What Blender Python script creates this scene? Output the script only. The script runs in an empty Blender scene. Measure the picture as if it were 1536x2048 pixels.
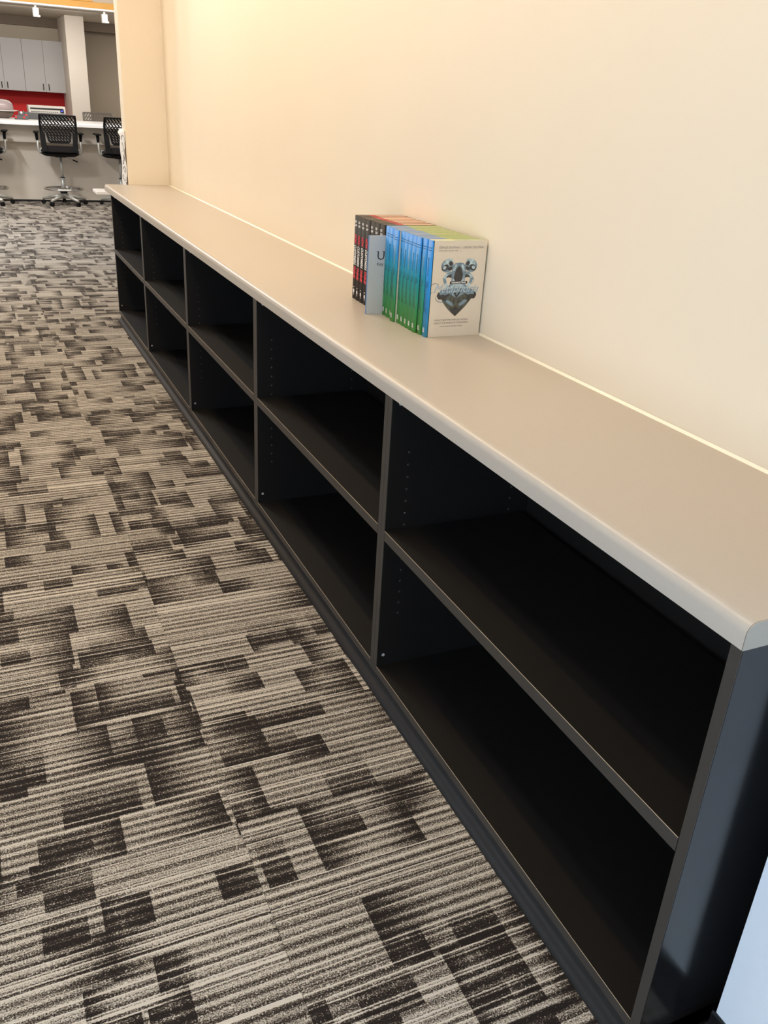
import bpy, bmesh, math, random
from mathutils import Vector, Matrix

random.seed(7)
scene = bpy.context.scene
C = scene.collection
PI = math.pi

# ------------------------------------------------------------------ camera
CAM = Vector((-0.82143, -0.63755, 1.41681))
YAW, PITCH, ROLL, FPX = 0.445418, 0.437647, 0.060301, 1721.339
fwd = Vector((math.sin(YAW) * math.cos(PITCH), math.cos(YAW) * math.cos(PITCH), -math.sin(PITCH)))
rgt = Vector((math.cos(YAW), -math.sin(YAW), 0.0))
upv = rgt.cross(fwd)
r2 = math.cos(ROLL) * rgt + math.sin(ROLL) * upv
u2 = -math.sin(ROLL) * rgt + math.cos(ROLL) * upv
cam_data = bpy.data.cameras.new('camera')
cam = bpy.data.objects.new('camera', cam_data)
C.objects.link(cam)
cam_data.sensor_fit = 'HORIZONTAL'
cam_data.sensor_width = 36.0
cam_data.lens = FPX / 1536.0 * 36.0
cam_data.clip_start = 0.02
cam_data.clip_end = 200
cam.matrix_world = Matrix(((r2.x, u2.x, -fwd.x, CAM.x), (r2.y, u2.y, -fwd.y, CAM.y),
                           (r2.z, u2.z, -fwd.z, CAM.z), (0, 0, 0, 1)))
scene.camera = cam

# ------------------------------------------------------------------ world, lights, exposure
world = bpy.data.worlds.new('daylight')
scene.world = world
world.use_nodes = True
world.node_tree.nodes['Background'].inputs['Color'].default_value = (0.62, 0.80, 1.0, 1)
world.node_tree.nodes['Background'].inputs['Strength'].default_value = 7.2

def area_light(name, loc, target, sx, sy, power, col, spread=180):
    l = bpy.data.lights.new(name, 'AREA')
    l.shape = 'RECTANGLE'; l.size = sx; l.size_y = sy
    l.energy = power; l.color = col; l.spread = math.radians(spread)
    o = bpy.data.objects.new(name, l); C.objects.link(o)
    o.location = loc
    o.rotation_euler = (Vector(target) - Vector(loc)).to_track_quat('-Z', 'Y').to_euler()
    return o

WARM = (1.0, 0.69, 0.36)
NEUT = (1.0, 0.86, 0.68)
SOFT = (1.0, 0.93, 0.86)
COOL = (0.94, 0.96, 1.0)
def strip_light(name, loc, tilt, sx, sy, power, col):
    o = area_light(name, loc, (loc[0], loc[1], 0), sx, sy, power, col)
    o.rotation_euler = (0, -math.radians(tilt), 0)
    return o
# warm linear wall washer in the ceiling along the shelf wall
for (y, p) in ((0.35, 6.2), (1.75, 9.2), (3.15, 11.6), (4.55, 12.6)):
    strip_light('wall_washer_lamp', (-0.46, y, 2.70), 18, 0.07, 1.38, p, WARM)
# fill strips added over the aisle, no fixtures behind them
for (y, p, c) in ((0.7, 3.0, NEUT), (1.9, 6.0, COOL), (3.1, 7.0, NEUT), (4.4, 11.0, COOL), (6.2, 34.0, NEUT), (8.2, 60.0, COOL), (10.0, 70.0, COOL)):
    strip_light('aisle_fill_lamp', (-0.66 if y < 5 else -1.3, y, 2.72), 0, 0.12, 0.7, p, c)
area_light('bar_fill_lamp', (0.5, 11.6, 2.70), (0.5, 12.9, 0), 2.4, 0.3, 62.0, SOFT)  # added fill for the bar and column, no fixture there
area_light('kitchen_fill_lamp', (0.1, 14.9, 2.46), (0.1, 15.7, 0), 2.4, 0.4, 50.0, SOFT)  # added fill to brighten the kitchen
area_light('kitchen_fill_lamp', (2.2, 16.0, 2.46), (2.2, 16.2, 0), 0.8, 0.4, 16.0, SOFT)  # extra fill added near the column

scene.view_settings.view_transform = 'Standard'
scene.view_settings.look = 'None'
scene.view_settings.gamma = 1.0
scene.view_settings.exposure = 0.0
scene.view_settings.use_curve_mapping = False
try:
    scene.cycles.use_denoising = True
    scene.cycles.max_bounces = 8
    scene.cycles.sample_clamp_indirect = 6
except Exception:
    pass

# ------------------------------------------------------------------ materials
def lin(c):
    c /= 255.0
    return c / 12.92 if c <= 0.04045 else ((c + 0.055) / 1.055) ** 2.4

def srgb(r, g, b):
    return (lin(r), lin(g), lin(b), 1.0)

def mat(name, col, rough=0.6, metal=0.0, spec=0.5, noise=0.0, nscale=40.0, bump=0.0, bscale=300.0,
        trans=0.0, emit=0.0, coat=0.0):
    m = bpy.data.materials.new(name)
    m.use_nodes = True
    nt = m.node_tree; N = nt.nodes; L = nt.links
    b = N['Principled BSDF']
    b.inputs['Base Color'].default_value = col
    b.inputs['Roughness'].default_value = rough
    b.inputs['Metallic'].default_value = metal
    b.inputs['Specular IOR Level'].default_value = spec
    b.inputs['Transmission Weight'].default_value = trans
    b.inputs['Coat Weight'].default_value = coat
    if emit:
        b.inputs['Emission Color'].default_value = col
        b.inputs['Emission Strength'].default_value = emit
    tc = N.new('ShaderNodeTexCoord')
    nz = N.new('ShaderNodeTexNoise')
    nz.inputs['Scale'].default_value = nscale
    nz.inputs['Detail'].default_value = 3
    L.new(tc.outputs['Object'], nz.inputs['Vector'])
    mx = N.new('ShaderNodeMix'); mx.data_type = 'RGBA'
    k = max(noise, 0.02)
    mx.inputs['A'].default_value = tuple(c * (1 - k) for c in col[:3]) + (1,)
    mx.inputs['B'].default_value = tuple(min(1, c * (1 + k)) for c in col[:3]) + (1,)
    L.new(nz.outputs['Fac'], mx.inputs['Factor'])
    L.new(mx.outputs['Result'], b.inputs['Base Color'])
    if bump:
        n2 = N.new('ShaderNodeTexNoise'); n2.inputs['Scale'].default_value = bscale
        L.new(tc.outputs['Object'], n2.inputs['Vector'])
        bp = N.new('ShaderNodeBump'); bp.inputs['Strength'].default_value = bump
        bp.inputs['Distance'].default_value = 0.001
        L.new(n2.outputs['Fac'], bp.inputs['Height'])
        L.new(bp.outputs['Normal'], b.inputs['Normal'])
    return m

class NX:
    """tiny expression helper for math nodes"""
    def __init__(s, nt): s.nt = nt
    def m(s, op, a, b=None, c=None):
        n = s.nt.nodes.new('ShaderNodeMath'); n.operation = op
        for i, v in enumerate((a, b, c)):
            if v is None: continue
            if isinstance(v, (int, float)): n.inputs[i].default_value = v
            else: s.nt.links.new(v, n.inputs[i])
        return n.outputs[0]
    def vec(s, x, y, z=0.0):
        n = s.nt.nodes.new('ShaderNodeCombineXYZ')
        for i, v in enumerate((x, y, z)):
            if isinstance(v, (int, float)): n.inputs[i].default_value = v
            else: s.nt.links.new(v, n.inputs[i])
        return n.outputs[0]
    def white(s, v):
        n = s.nt.nodes.new('ShaderNodeTexWhiteNoise'); n.noise_dimensions = '3D'
        s.nt.links.new(v, n.inputs['Vector'])
        return n.outputs['Value'], n.outputs['Color']
    def noise(s, v, scale, detail=2.0, rough=0.5):
        n = s.nt.nodes.new('ShaderNodeTexNoise')
        n.inputs['Scale'].default_value = scale; n.inputs['Detail'].default_value = detail
        n.inputs['Roughness'].default_value = rough
        s.nt.links.new(v, n.inputs['Vector'])
        return n.outputs['Fac']
    def sep(s, v):
        n = s.nt.nodes.new('ShaderNodeSeparateXYZ'); s.nt.links.new(v, n.inputs[0])
        return n.outputs

def carpet_material():
    m = bpy.data.materials.new('carpet_striped_blocks'); m.use_nodes = True
    nt = m.node_tree; b = nt.nodes['Principled BSDF']; X = NX(nt)
    b.inputs['Roughness'].default_value = 0.95
    b.inputs['Specular IOR Level'].default_value = 0.15
    geo = nt.nodes.new('ShaderNodeNewGeometry')
    oi = nt.nodes.new('ShaderNodeObjectInfo')
    px, py, pz = X.sep(geo.outputs['Position'])
    rnd = oi.outputs['Random']
    seedv = X.m('MULTIPLY', rnd, 37.0)

    def layer(sx, sy, seed, thr, pw):
        sd = X.m('ADD', seedv, seed)
        yy = X.m('ADD', X.m('DIVIDE', py, sy), sd)
        row = X.m('FLOOR', yy); fv = X.m('FRACT', yy)
        wr, _ = X.white(X.vec(row, seed, sd))
        uu = X.m('ADD', X.m('DIVIDE', px, sx), X.m('MULTIPLY', wr, 7.0))
        col = X.m('FLOOR', uu); fu = X.m('FRACT', uu)
        r, rc = X.white(X.vec(col, row, sd))
        a, bb, cc = X.sep(rc)
        w = X.m('MULTIPLY_ADD', bb, 0.55, 0.45)
        fu2 = X.m('MINIMUM', X.m('DIVIDE', fu, w), 1.0)
        inside = X.m('LESS_THAN', fu, w)
        is1 = X.m('LESS_THAN', a, 0.36)
        is3 = X.m('GREATER_THAN', a, 0.66)
        is2 = X.m('SUBTRACT', 1.0, X.m('ADD', is1, is3))
        g = X.m('ADD', X.m('ADD', X.m('MULTIPLY', is1, fu2), X.m('MULTIPLY', is2, X.m('SUBTRACT', 1.0, fu2))),
                X.m('MULTIPLY', is3, X.m('SUBTRACT', 1.0, fv)))
        amp = X.m('LESS_THAN', cc, thr)
        return X.m('MULTIPLY', X.m('MULTIPLY', amp, inside), X.m('POWER', g, pw))
    D = X.m('MAXIMUM', layer(0.19, 0.16, 3.0, 0.56, 1.9), layer(0.12, 0.19, 11.0, 0.34, 1.8))
    D = X.m('MAXIMUM', D, layer(0.26, 0.105, 23.0, 0.26, 1.8))
    D = X.m('MAXIMUM', D, layer(0.11, 0.075, 31.0, 0.16, 0.6))
    # rows of yarn along x: a pitch of about 3 mm inside bands of about 22 mm
    pos = geo.outputs['Position']
    wob = X.m('MULTIPLY', X.m('SUBTRACT', X.noise(pos, 45.0, 1.0), 0.5), 0.0025)
    yw = X.m('ADD', py, wob)
    q = X.m('DIVIDE', yw, 0.0032)
    n_ = X.m('FLOOR', q)
    tri = X.m('ABSOLUTE', X.m('MULTIPLY_ADD', X.m('FRACT', q), 2.0, -1.0))
    rr, _ = X.white(X.vec(n_, 5.0, seedv))
    band = X.m('MULTIPLY_ADD', X.m('COSINE', X.m('MULTIPLY', yw, 2 * PI / 0.0222)), 0.5, 0.5)
    sp = X.noise(X.vec(X.m('MULTIPLY', px, 0.8), py, 0.0), 430.0, 1.0, 0.5)
    dash = X.noise(X.vec(X.m('MULTIPLY', px, 0.10), py, 3.0), 150.0, 1.0)
    thin = X.m('GREATER_THAN', rr, 0.90)
    Lt = X.m('SUBTRACT', 0.455, X.m('MULTIPLY', D, 0.43))
    Lt = X.m('ADD', Lt, X.m('MULTIPLY', X.m('SUBTRACT', band, 0.5), 0.32))
    Lt = X.m('ADD', Lt, X.m('MULTIPLY', X.m('SUBTRACT', sp, 0.5), 1.25))
    Lt = X.m('ADD', Lt, X.m('MULTIPLY', X.m('SUBTRACT', dash, 0.5), 0.16))
    Lt = X.m('ADD', Lt, X.m('MULTIPLY', X.m('SUBTRACT', rr, 0.5), 0.26))
    Lt = X.m('ADD', Lt, X.m('MULTIPLY', thin, 0.26))
    fl_, _ = X.white(X.vec(X.m('FLOOR', X.m('DIVIDE', px, 0.0024)), X.m('FLOOR', X.m('DIVIDE', yw, 0.0026)), 1.0))
    Lt = X.m('ADD', Lt, X.m('MULTIPLY', X.m('GREATER_THAN', fl_, 0.93), 0.26))
    cr = nt.nodes.new('ShaderNodeValToRGB')
    e = cr.color_ramp.elements
    e[0].position = 0.14; e[0].color = srgb(44, 38, 35)
    e[1].position = 0.74; e[1].color = srgb(222, 212, 197)
    k = e.new(0.30); k.color = srgb(78, 69, 62)
    k = e.new(0.48); k.color = srgb(155, 146, 133)
    nt.links.new(Lt, cr.inputs['Fac'])
    nt.links.new(cr.outputs['Color'], b.inputs['Base Color'])
    bp = nt.nodes.new('ShaderNodeBump'); bp.inputs['Strength'].default_value = 0.45
    bp.inputs['Distance'].default_value = 0.002
    nt.links.new(X.m('ADD', tri, X.m('MULTIPLY', sp, 0.6)), bp.inputs['Height'])
    nt.links.new(bp.outputs['Normal'], b.inputs['Normal'])
    return m

def ramp_material(name, axis, stops, rough=0.45, interp='LINEAR', scale=1.0, offset=0.0):
    """colour print that runs along one local axis"""
    m = bpy.data.materials.new(name); m.use_nodes = True
    nt = m.node_tree; b = nt.nodes['Principled BSDF']; X = NX(nt)
    b.inputs['Roughness'].default_value = rough
    tc = nt.nodes.new('ShaderNodeTexCoord')
    o = X.sep(tc.outputs['Object'])[axis]
    f = X.m('MULTIPLY_ADD', o, scale, offset)
    cr = nt.nodes.new('ShaderNodeValToRGB'); cr.color_ramp.interpolation = interp
    e = cr.color_ramp.elements
    e[0].position, e[0].color = stops[0]
    e[1].position, e[1].color = stops[-1]
    for p, c in stops[1:-1]:
        k = e.new(p); k.color = c
    nt.links.new(f, cr.inputs['Fac'])
    nt.links.new(cr.outputs['Color'], b.inputs['Base Color'])
    return m

M = {}
M['wall'] = mat('wall_paint', srgb(238, 225, 202), 0.55, noise=0.02, nscale=3, bump=0.05, bscale=500)
M['wall_white'] = mat('white_wall_paint', srgb(236, 239, 244), 0.6, noise=0.02, bump=0.05, bscale=500)
M['kitchen_wall'] = mat('kitchen_wall_paint', srgb(196, 184, 164), 0.7)
M['back_wall'] = mat('back_wall_paint', srgb(172, 158, 138), 0.7)
M['shaded_trim'] = mat('shaded_trim_paint', srgb(128, 114, 98), 0.7)  # shade on the bulkhead face painted in as a darker colour
M['kitchen_ceiling'] = mat('kitchen_ceiling_paint', srgb(214, 202, 182), 0.8)
M['ceiling'] = mat('ceiling_paint', srgb(215, 212, 204), 0.8)
M['floor'] = mat('floor_slab', srgb(60, 56, 52), 0.9)
M['carpet'] = carpet_material()
M['laminate'] = mat('greige_laminate', srgb(190, 180, 167), 0.34, noise=0.035, nscale=260, bump=0.06, bscale=900)
M['laminate_cap'] = mat('greige_laminate_cap', srgb(178, 169, 155), 0.5, noise=0.03, nscale=260)
M['seam'] = mat('dark_seam', srgb(60, 52, 46), 0.7)
M['caulk'] = mat('caulk', srgb(245, 236, 214), 0.4)
M['black'] = mat('black_laminate', srgb(25, 23, 21), 0.55, spec=0.25, noise=0.06, nscale=200, bump=0.05, bscale=700)
M['black_end'] = mat('black_laminate_gloss', srgb(24, 24, 25), 0.17, spec=0.5, bump=0.03, bscale=900)
M['black_edge'] = mat('black_edge_band', srgb(61, 56, 51), 0.5, noise=0.05)
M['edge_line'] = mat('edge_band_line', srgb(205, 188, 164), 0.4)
M['hole'] = mat('pin_hole_rim', srgb(120, 120, 118), 0.3, metal=0.6)
M['hole_dark'] = mat('pin_hole_dark', srgb(8, 8, 8), 0.8)
M['screw'] = mat('screw_cap', srgb(190, 188, 184), 0.3)
M['vinyl'] = mat('dark_vinyl_base', srgb(48, 44, 41), 0.6, spec=0.2, noise=0.08, nscale=60)
M['black_vinyl'] = mat('black_vinyl_base', srgb(22, 22, 23), 0.35)
M['bar_white'] = mat('white_bar_top', srgb(246, 244, 242), 0.35)
M['column'] = mat('column_paint', srgb(216, 206, 192), 0.6)
M['bar_panel'] = mat('bar_panel', srgb(222, 210, 193), 0.6)
M['bar_base'] = mat('bar_base', srgb(25, 24, 24), 0.6)
M['cabinet'] = mat('pale_grey_cabinet', srgb(182, 180, 178), 0.5)
M['handle'] = mat('dark_handle', srgb(50, 46, 44), 0.35, metal=0.7)
M['red'] = mat('red_splashback', srgb(214, 16, 14), 0.6, noise=0.08, nscale=12)
M['beam'] = mat('golden_wood', srgb(218, 160, 66), 0.5, noise=0.12, nscale=9)
M['track'] = mat('white_track', srgb(250, 248, 244), 0.4)
M['chair_black'] = mat('chair_black_plastic', srgb(19, 18, 18), 0.7, spec=0.2)
M['chair_fabric'] = mat('chair_dark_fabric', srgb(40, 37, 37), 0.9, spec=0.1)
M['chair_grey'] = mat('chair_grey_plastic', srgb(120, 113, 104), 0.5)
M['chair_silver'] = mat('chair_silver', srgb(190, 188, 180), 0.35, metal=0.4)
M['chrome'] = mat('chrome', srgb(215, 213, 208), 0.12, metal=1.0)
M['alu'] = mat('cast_aluminium', srgb(188, 185, 176), 0.4, metal=0.35)
M['printer'] = mat('printer_grey', srgb(205, 200, 190), 0.5)
M['printer_dark'] = mat('printer_dark', srgb(22, 21, 24), 0.4)
M['screen'] = mat('blue_display', srgb(70, 80, 255), 0.3, emit=1.6)
M['grey_box'] = mat('grey_plastic', srgb(92, 92, 92), 0.5)
M['redknob'] = mat('red_plastic', srgb(205, 60, 55), 0.4)
M['white_plastic'] = mat('white_plastic', srgb(240, 236, 230), 0.35)
M['dome'] = mat('cloudy_plastic', srgb(212, 196, 194), 0.25, trans=0.45)
M['bowl'] = mat('taupe_bowl', srgb(112, 98, 84), 0.5)
M['paper'] = mat('white_paper', srgb(238, 235, 230), 0.7)
M['ink'] = mat('black_ink', srgb(32, 31, 33), 0.7)
# books
M['cream_cover'] = mat('cream_cover', srgb(222, 208, 186), 0.45, noise=0.015)
M['black_cover'] = mat('black_cover', srgb(40, 38, 38), 0.6, spec=0.3)
M['spine_blue'] = ramp_material('blue_green_spine', 2, [(0.0, srgb(72, 156, 62)), (0.22, srgb(52, 150, 84)), (0.5, srgb(16, 140, 140)),
                                (0.72, srgb(10, 128, 184)), (1.0, srgb(26, 138, 226))], scale=1 / 0.255)
M['spine_bright'] = ramp_material('blue_spine', 2, [(0.0, srgb(58, 158, 196)), (0.3, srgb(24, 140, 206)), (1.0, srgb(26, 134, 216))], scale=1 / 0.255)
M['pages_green'] = ramp_material('printed_page_edge', 0, [(0.0, srgb(92, 140, 196)), (0.36, srgb(92, 140, 196)), (0.40, srgb(142, 168, 78)), (1.0, srgb(154, 172, 96))], scale=1 / 0.167)
M['pages_front'] = ramp_material('printed_page_edge_pale', 0, [(0.0, srgb(190, 205, 200)), (0.40, srgb(222, 228, 160)), (0.46, srgb(172, 194, 150)), (1.0, srgb(178, 194, 160))], scale=1 / 0.167)
M['pages_red'] = ramp_material('red_and_cream_page_edge', 0, [(0.0, srgb(84, 74, 62)), (0.27, srgb(84, 74, 62)), (0.275, srgb(196, 58, 50)), (0.40, srgb(196, 58, 50)), (0.41, srgb(226, 182, 156)), (1.0, srgb(226, 184, 158))], scale=1 / 0.167)
M['txt_red'] = mat('red_ink', srgb(226, 58, 70), 0.5)
M['txt_white'] = mat('white_ink', srgb(236, 232, 226), 0.5)
M['txt_grey'] = mat('grey_ink', srgb(112, 106, 98), 0.5)
M['txt_dark'] = mat('dark_teal_ink', srgb(14, 52, 60), 0.5)
M['txt_yellow'] = mat('yellow_ink', srgb(180, 178, 96), 0.5)
M['txt_teal'] = mat('teal_ink', srgb(84, 118, 132), 0.5)
M['txt_pale'] = mat('pale_blue_ink', srgb(186, 200, 204), 0.5)
M['u_cover'] = mat('pale_grey_cover', srgb(196, 194, 190), 0.4)
M['u_spine'] = mat('blue_grey_spine', srgb(92, 128, 172), 0.45)
M['pic_dark'] = mat('stone_dark', srgb(62, 60, 58), 0.5, noise=0.9, nscale=110)
M['pic_mid'] = mat('stone_blue', srgb(120, 140, 150), 0.5, noise=0.9, nscale=110)
M['pic_light'] = mat('stone_pale', srgb(172, 190, 198), 0.5, noise=0.9, nscale=110)
M['pic_olive'] = mat('stone_olive', srgb(84, 86, 74), 0.5, noise=0.9, nscale=110)

# ------------------------------------------------------------------ mesh helpers
class MB:
    def __init__(s): s.v = []; s.f = []; s.mi = []; s.sm = []
    def add(s, vs, fs, mi=0, smooth=False):
        o = len(s.v); s.v += [tuple(v) for v in vs]
        for f in fs:
            s.f.append([i + o for i in f]); s.mi.append(mi); s.sm.append(smooth)
        return s
    def box(s, x0, y0, z0, x1, y1, z1, mi=0):
        v = [(x0, y0, z0), (x1, y0, z0), (x1, y1, z0), (x0, y1, z0), (x0, y0, z1), (x1, y0, z1), (x1, y1, z1), (x0, y1, z1)]
        f = [(0, 3, 2, 1), (4, 5, 6, 7), (0, 1, 5, 4), (1, 2, 6, 5), (2, 3, 7, 6), (3, 0, 4, 7)]
        return s.add(v, f, mi)
    def prism(s, pts, axis, a, b, mi=0, smooth=False):
        """polygon pts (two coords in the axes other than `axis`, cyclic order) extruded along axis from a to b"""
        def mk(p, t):
            if axis == 0: return (t, p[0], p[1])
            if axis == 1: return (p[0], t, p[1])
            return (p[0], p[1], t)
        n = len(pts)
        vs = [mk(p, a) for p in pts] + [mk(p, b) for p in pts]
        s.add(vs, [list(range(n))[::-1], list(range(n, 2 * n))], mi)
        o = len(s.v) - 2 * n
        for i in range(n):
            j = (i + 1) % n
            s.f.append([o + i, o + j, o + n + j, o + n + i]); s.mi.append(mi); s.sm.append(smooth)
        return s
    def tube(s, pts, r, n=10, mi=0, closed=False, caps=True):
        pts = [Vector(p) for p in pts]; k = len(pts)
        rs = r if isinstance(r, (list, tuple)) else [r] * k
        rings = []
        prev = None
        for i, p in enumerate(pts):
            if closed: t = pts[(i + 1) % k] - pts[i - 1]
            else: t = pts[min(i + 1, k - 1)] - pts[max(i - 1, 0)]
            t.normalize()
            if prev is None:
                a = Vector((0, 0, 1)) if abs(t.z) < 0.9 else Vector((1, 0, 0))
                u = t.cross(a).normalized()
            else:
                u = (prev - t * prev.dot(t)).normalized()
            prev = u; w = t.cross(u)
            rings.append([p + (u * math.cos(2 * PI * j / n) + w * math.sin(2 * PI * j / n)) * rs[i] for j in range(n)])
        vs = [v for rg in rings for v in rg]; fs = []
        for i in range(k if closed else k - 1):
            i2 = (i + 1) % k
            for j in range(n):
                j2 = (j + 1) % n
                fs.append((i * n + j, i * n + j2, i2 * n + j2, i2 * n + j))
        s.add(vs, fs, mi, True)
        if caps and not closed:
            o = len(s.v) - len(vs)
            s.f.append([o + j for j in range(n)][::-1]); s.mi.append(mi); s.sm.append(False)
            s.f.append([o + (k - 1) * n + j for j in range(n)]); s.mi.append(mi); s.sm.append(False)
        return s
    def lathe(s, prof, cx=0, cy=0, n=24, mi=0):
        k = len(prof); vs = []
        for (r, z) in prof:
            for j in range(n):
                a = 2 * PI * j / n
                vs.append((cx + r * math.cos(a), cy + r * math.sin(a), z))
        fs = []
        for i in range(k - 1):
            for j in range(n):
                j2 = (j + 1) % n
                fs.append((i * n + j, i * n + j2, (i + 1) * n + j2, (i + 1) * n + j))
        s.add(vs, fs, mi, True)
        o = len(s.v) - len(vs)
        s.f.append([o + j for j in range(n)][::-1]); s.mi.append(mi); s.sm.append(False)
        s.f.append([o + (k - 1) * n + j for j in range(n)]); s.mi.append(mi); s.sm.append(False)
        return s
    def mesh(s, name, mats):
        me = bpy.data.meshes.new(name)
        me.from_pydata(s.v, [], s.f)
        for m in (mats if isinstance(mats, (list, tuple)) else [mats]): me.materials.append(M[m] if isinstance(m, str) else m)
        me.polygons.foreach_set('material_index', s.mi)
        me.polygons.foreach_set('use_smooth', s.sm)
        me.update()
        bm = bmesh.new(); bm.from_mesh(me)
        bmesh.ops.recalc_face_normals(bm, faces=bm.faces)
        bm.to_mesh(me); bm.free()
        return me
    def build(s, name, mats, parent=None, bevel=0.0, seg=2):
        return obj(name, s.mesh(name, mats), parent, bevel, seg)

def obj(name, me, parent=None, bevel=0.0, seg=2, loc=None):
    o = bpy.data.objects.new(name, me); C.objects.link(o)
    if parent is not None: o.parent = parent
    if loc: o.location = loc
    if bevel:
        b = o.modifiers.new('bevel', 'BEVEL'); b.width = bevel; b.segments = seg
        b.limit_method = 'ANGLE'; b.angle_limit = math.radians(40)
    return o

def tag(o, label=None, cat=None, group=None, kind=None):
    if label: o['label'] = label
    if cat: o['category'] = cat
    if group: o['group'] = group
    if kind: o['kind'] = kind
    return o

def thing(name, loc, label, cat, group=None, rz=0.0):
    o = bpy.data.objects.new(name, None); C.objects.link(o)
    o.empty_display_size = 0.05
    o.location = loc; o.rotation_euler = (0, 0, rz)
    return tag(o, label, cat, group)

def struct(name, mb, m, bevel=0.0):
    return tag(mb.build(name, m, None, bevel), kind='structure')

def text_verts(body, size, shear=0.0, align='LEFT', bold=0.0, squeeze=1.0):
    cu = bpy.data.curves.new('lettering', 'FONT')
    cu.body = body; cu.size = size; cu.shear = shear; cu.align_x = align
    cu.offset = bold; cu.resolution_u = 3; cu.fill_mode = 'FRONT'
    t = bpy.data.objects.new('lettering_tmp', cu); C.objects.link(t)
    dg = bpy.context.evaluated_depsgraph_get(); dg.update()
    me = bpy.data.meshes.new_from_object(t.evaluated_get(dg))
    vs = [(v.co.x * squeeze, v.co.y) for v in me.vertices]; fs = [list(p.vertices) for p in me.polygons]
    bpy.data.objects.remove(t); bpy.data.meshes.remove(me); bpy.data.curves.remove(cu)
    return vs, fs

def put_text(mb, tv, org, u, v, mi=0, width=None):
    vs, fs = tv
    o, u, v = Vector(org), Vector(u), Vector(v)
    k = 1.0
    if width:
        w = max(p[0] for p in vs) - min(p[0] for p in vs)
        k = width / w
    mb.add([o + u * (p[0] * k) + v * p[1] for p in vs], fs, mi)

# ------------------------------------------------------------------ the room
S = 1.09371           # width of one bookcase unit
YF = 5.7212           # far end of the alcove
WX = 0.4305           # plane of the alcove's back wall
HC = 0.8173           # underside of the countertop
HT = 0.8578           # top of the countertop
CEIL = 2.75

fl = struct('floor', MB().box(-3.5, -2.5, -0.08, 3.4, 18.0, -0.0065), 'floor')
T = 0.61; SX = -0.47
def tile_mesh(x0, y0, x1, y1):
    return MB().box(x0, y0, -0.0064, x1, y1, 0.0).mesh('carpet_tile', 'carpet')
ncar = 0
full = tile_mesh(0.0004, 0.0004, T - 0.0004, T - 0.0004)
def lay_tile(x0, y0, x1, y1):
    if y1 - y0 < 0.02 or x1 - x0 < 0.01: return
    if abs(x1 - x0 - T) < 1e-6 and abs(y1 - y0 - T) < 1e-6: o = obj('carpet_tile', full, fl)
    else: o = obj('carpet_tile', tile_mesh(0.0004, 0.0004, x1 - x0 - 0.0004, y1 - y0 - 0.0004), fl)
    o.location = (x0, y0, 0)
YE = 5 * S + 0.004
for r in range(-3, 21):
    y0 = 0.13 + r * T
    y1 = min(y0 + T, 12.74)
    for c in range(-4, 5):
        x0 = SX + c * T; x1 = x0 + T
        if x1 > 2.6: continue
        # cut the tiles round the near wall, the bookcases and the wall end
        for (ya, yb, lim) in ((-9, -0.04, 0.118), (-0.04, YE, -0.006), (YE, YF + 0.132, 0.157), (YF + 0.132, 99, 9)):
            a_, b_ = max(y0, ya), min(y1, yb)
            if b_ > a_: lay_tile(x0, a_, min(x1, lim), b_)

struct('wall_right', MB().box(WX, -0.16, -0.05, WX + 0.15, YF, CEIL + 0.1), 'wall')
struct('wall_right', MB().box(0.126, -2.4, -0.05, WX + 0.15, -0.037, CEIL + 0.1), 'wall_white')
wst = struct('wall_end', MB().box(0.158, YF, -0.05, WX + 0.9, YF + 0.13, CEIL + 0.1), 'wall', 0.003)
bb = MB(); bb.prism([(0.126, 0.0), (0.118, 0.0), (0.1195, 0.006), (0.1215, 0.014), (0.1215, 0.096), (0.1235, 0.100), (0.126, 0.100)], 1, -2.4, -0.032)
struct('baseboard_right', bb, 'black_vinyl')
struct('wall_near_blocker', MB().box(-3.35, -2.52, -0.05, 0.125, -2.42, CEIL + 0.1), 'wall_white')  # unseen wall added behind the camera to cut daylight
struct('ceiling', MB().box(-3.2, -2.5, CEIL, 0.1, -1.2, CEIL + 0.08), 'ceiling')
struct('wall_right', MB().box(3.25, YF + 0.135, -0.05, 3.4, 17.75, CEIL + 0.1), 'wall_white')  # unseen wall added to stop daylight leaking into the kitchen
struct('wall_end', MB().box(WX + 0.902, YF, -0.05, 3.4, YF + 0.13, CEIL + 0.1), 'wall_white')
struct('wall_left_blocker', MB().box(-3.35, -0.7, -0.05, -3.205, 17.75, CEIL + 0.1), 'wall_white')  # unseen wall added to limit daylight and bounce warm light
struct('ceiling', MB().box(-3.2, -1.2, CEIL, 3.4, 13.35, CEIL + 0.08), 'ceiling')
struct('ceiling', MB().box(-3.2, 13.35, 2.50, 3.4, 17.75, 2.58), 'kitchen_ceiling')
struct('wall_soffit', MB().box(-3.2, 13.352, 2.582, 3.4, 13.50, CEIL + 0.08), 'kitchen_wall')
struct('wall_back', MB().box(-3.2, 17.6, -0.05, 3.4, 17.75, 2.5), 'back_wall')
struct('trim_1', MB().box(-3.2, 17.2, 2.36, 3.4, 17.598, 2.498), 'shaded_trim')
struct('wall_column', MB().box(0.906, 16.0, -0.05, 1.198, 17.19, 2.498), 'column', 0.004)

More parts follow.
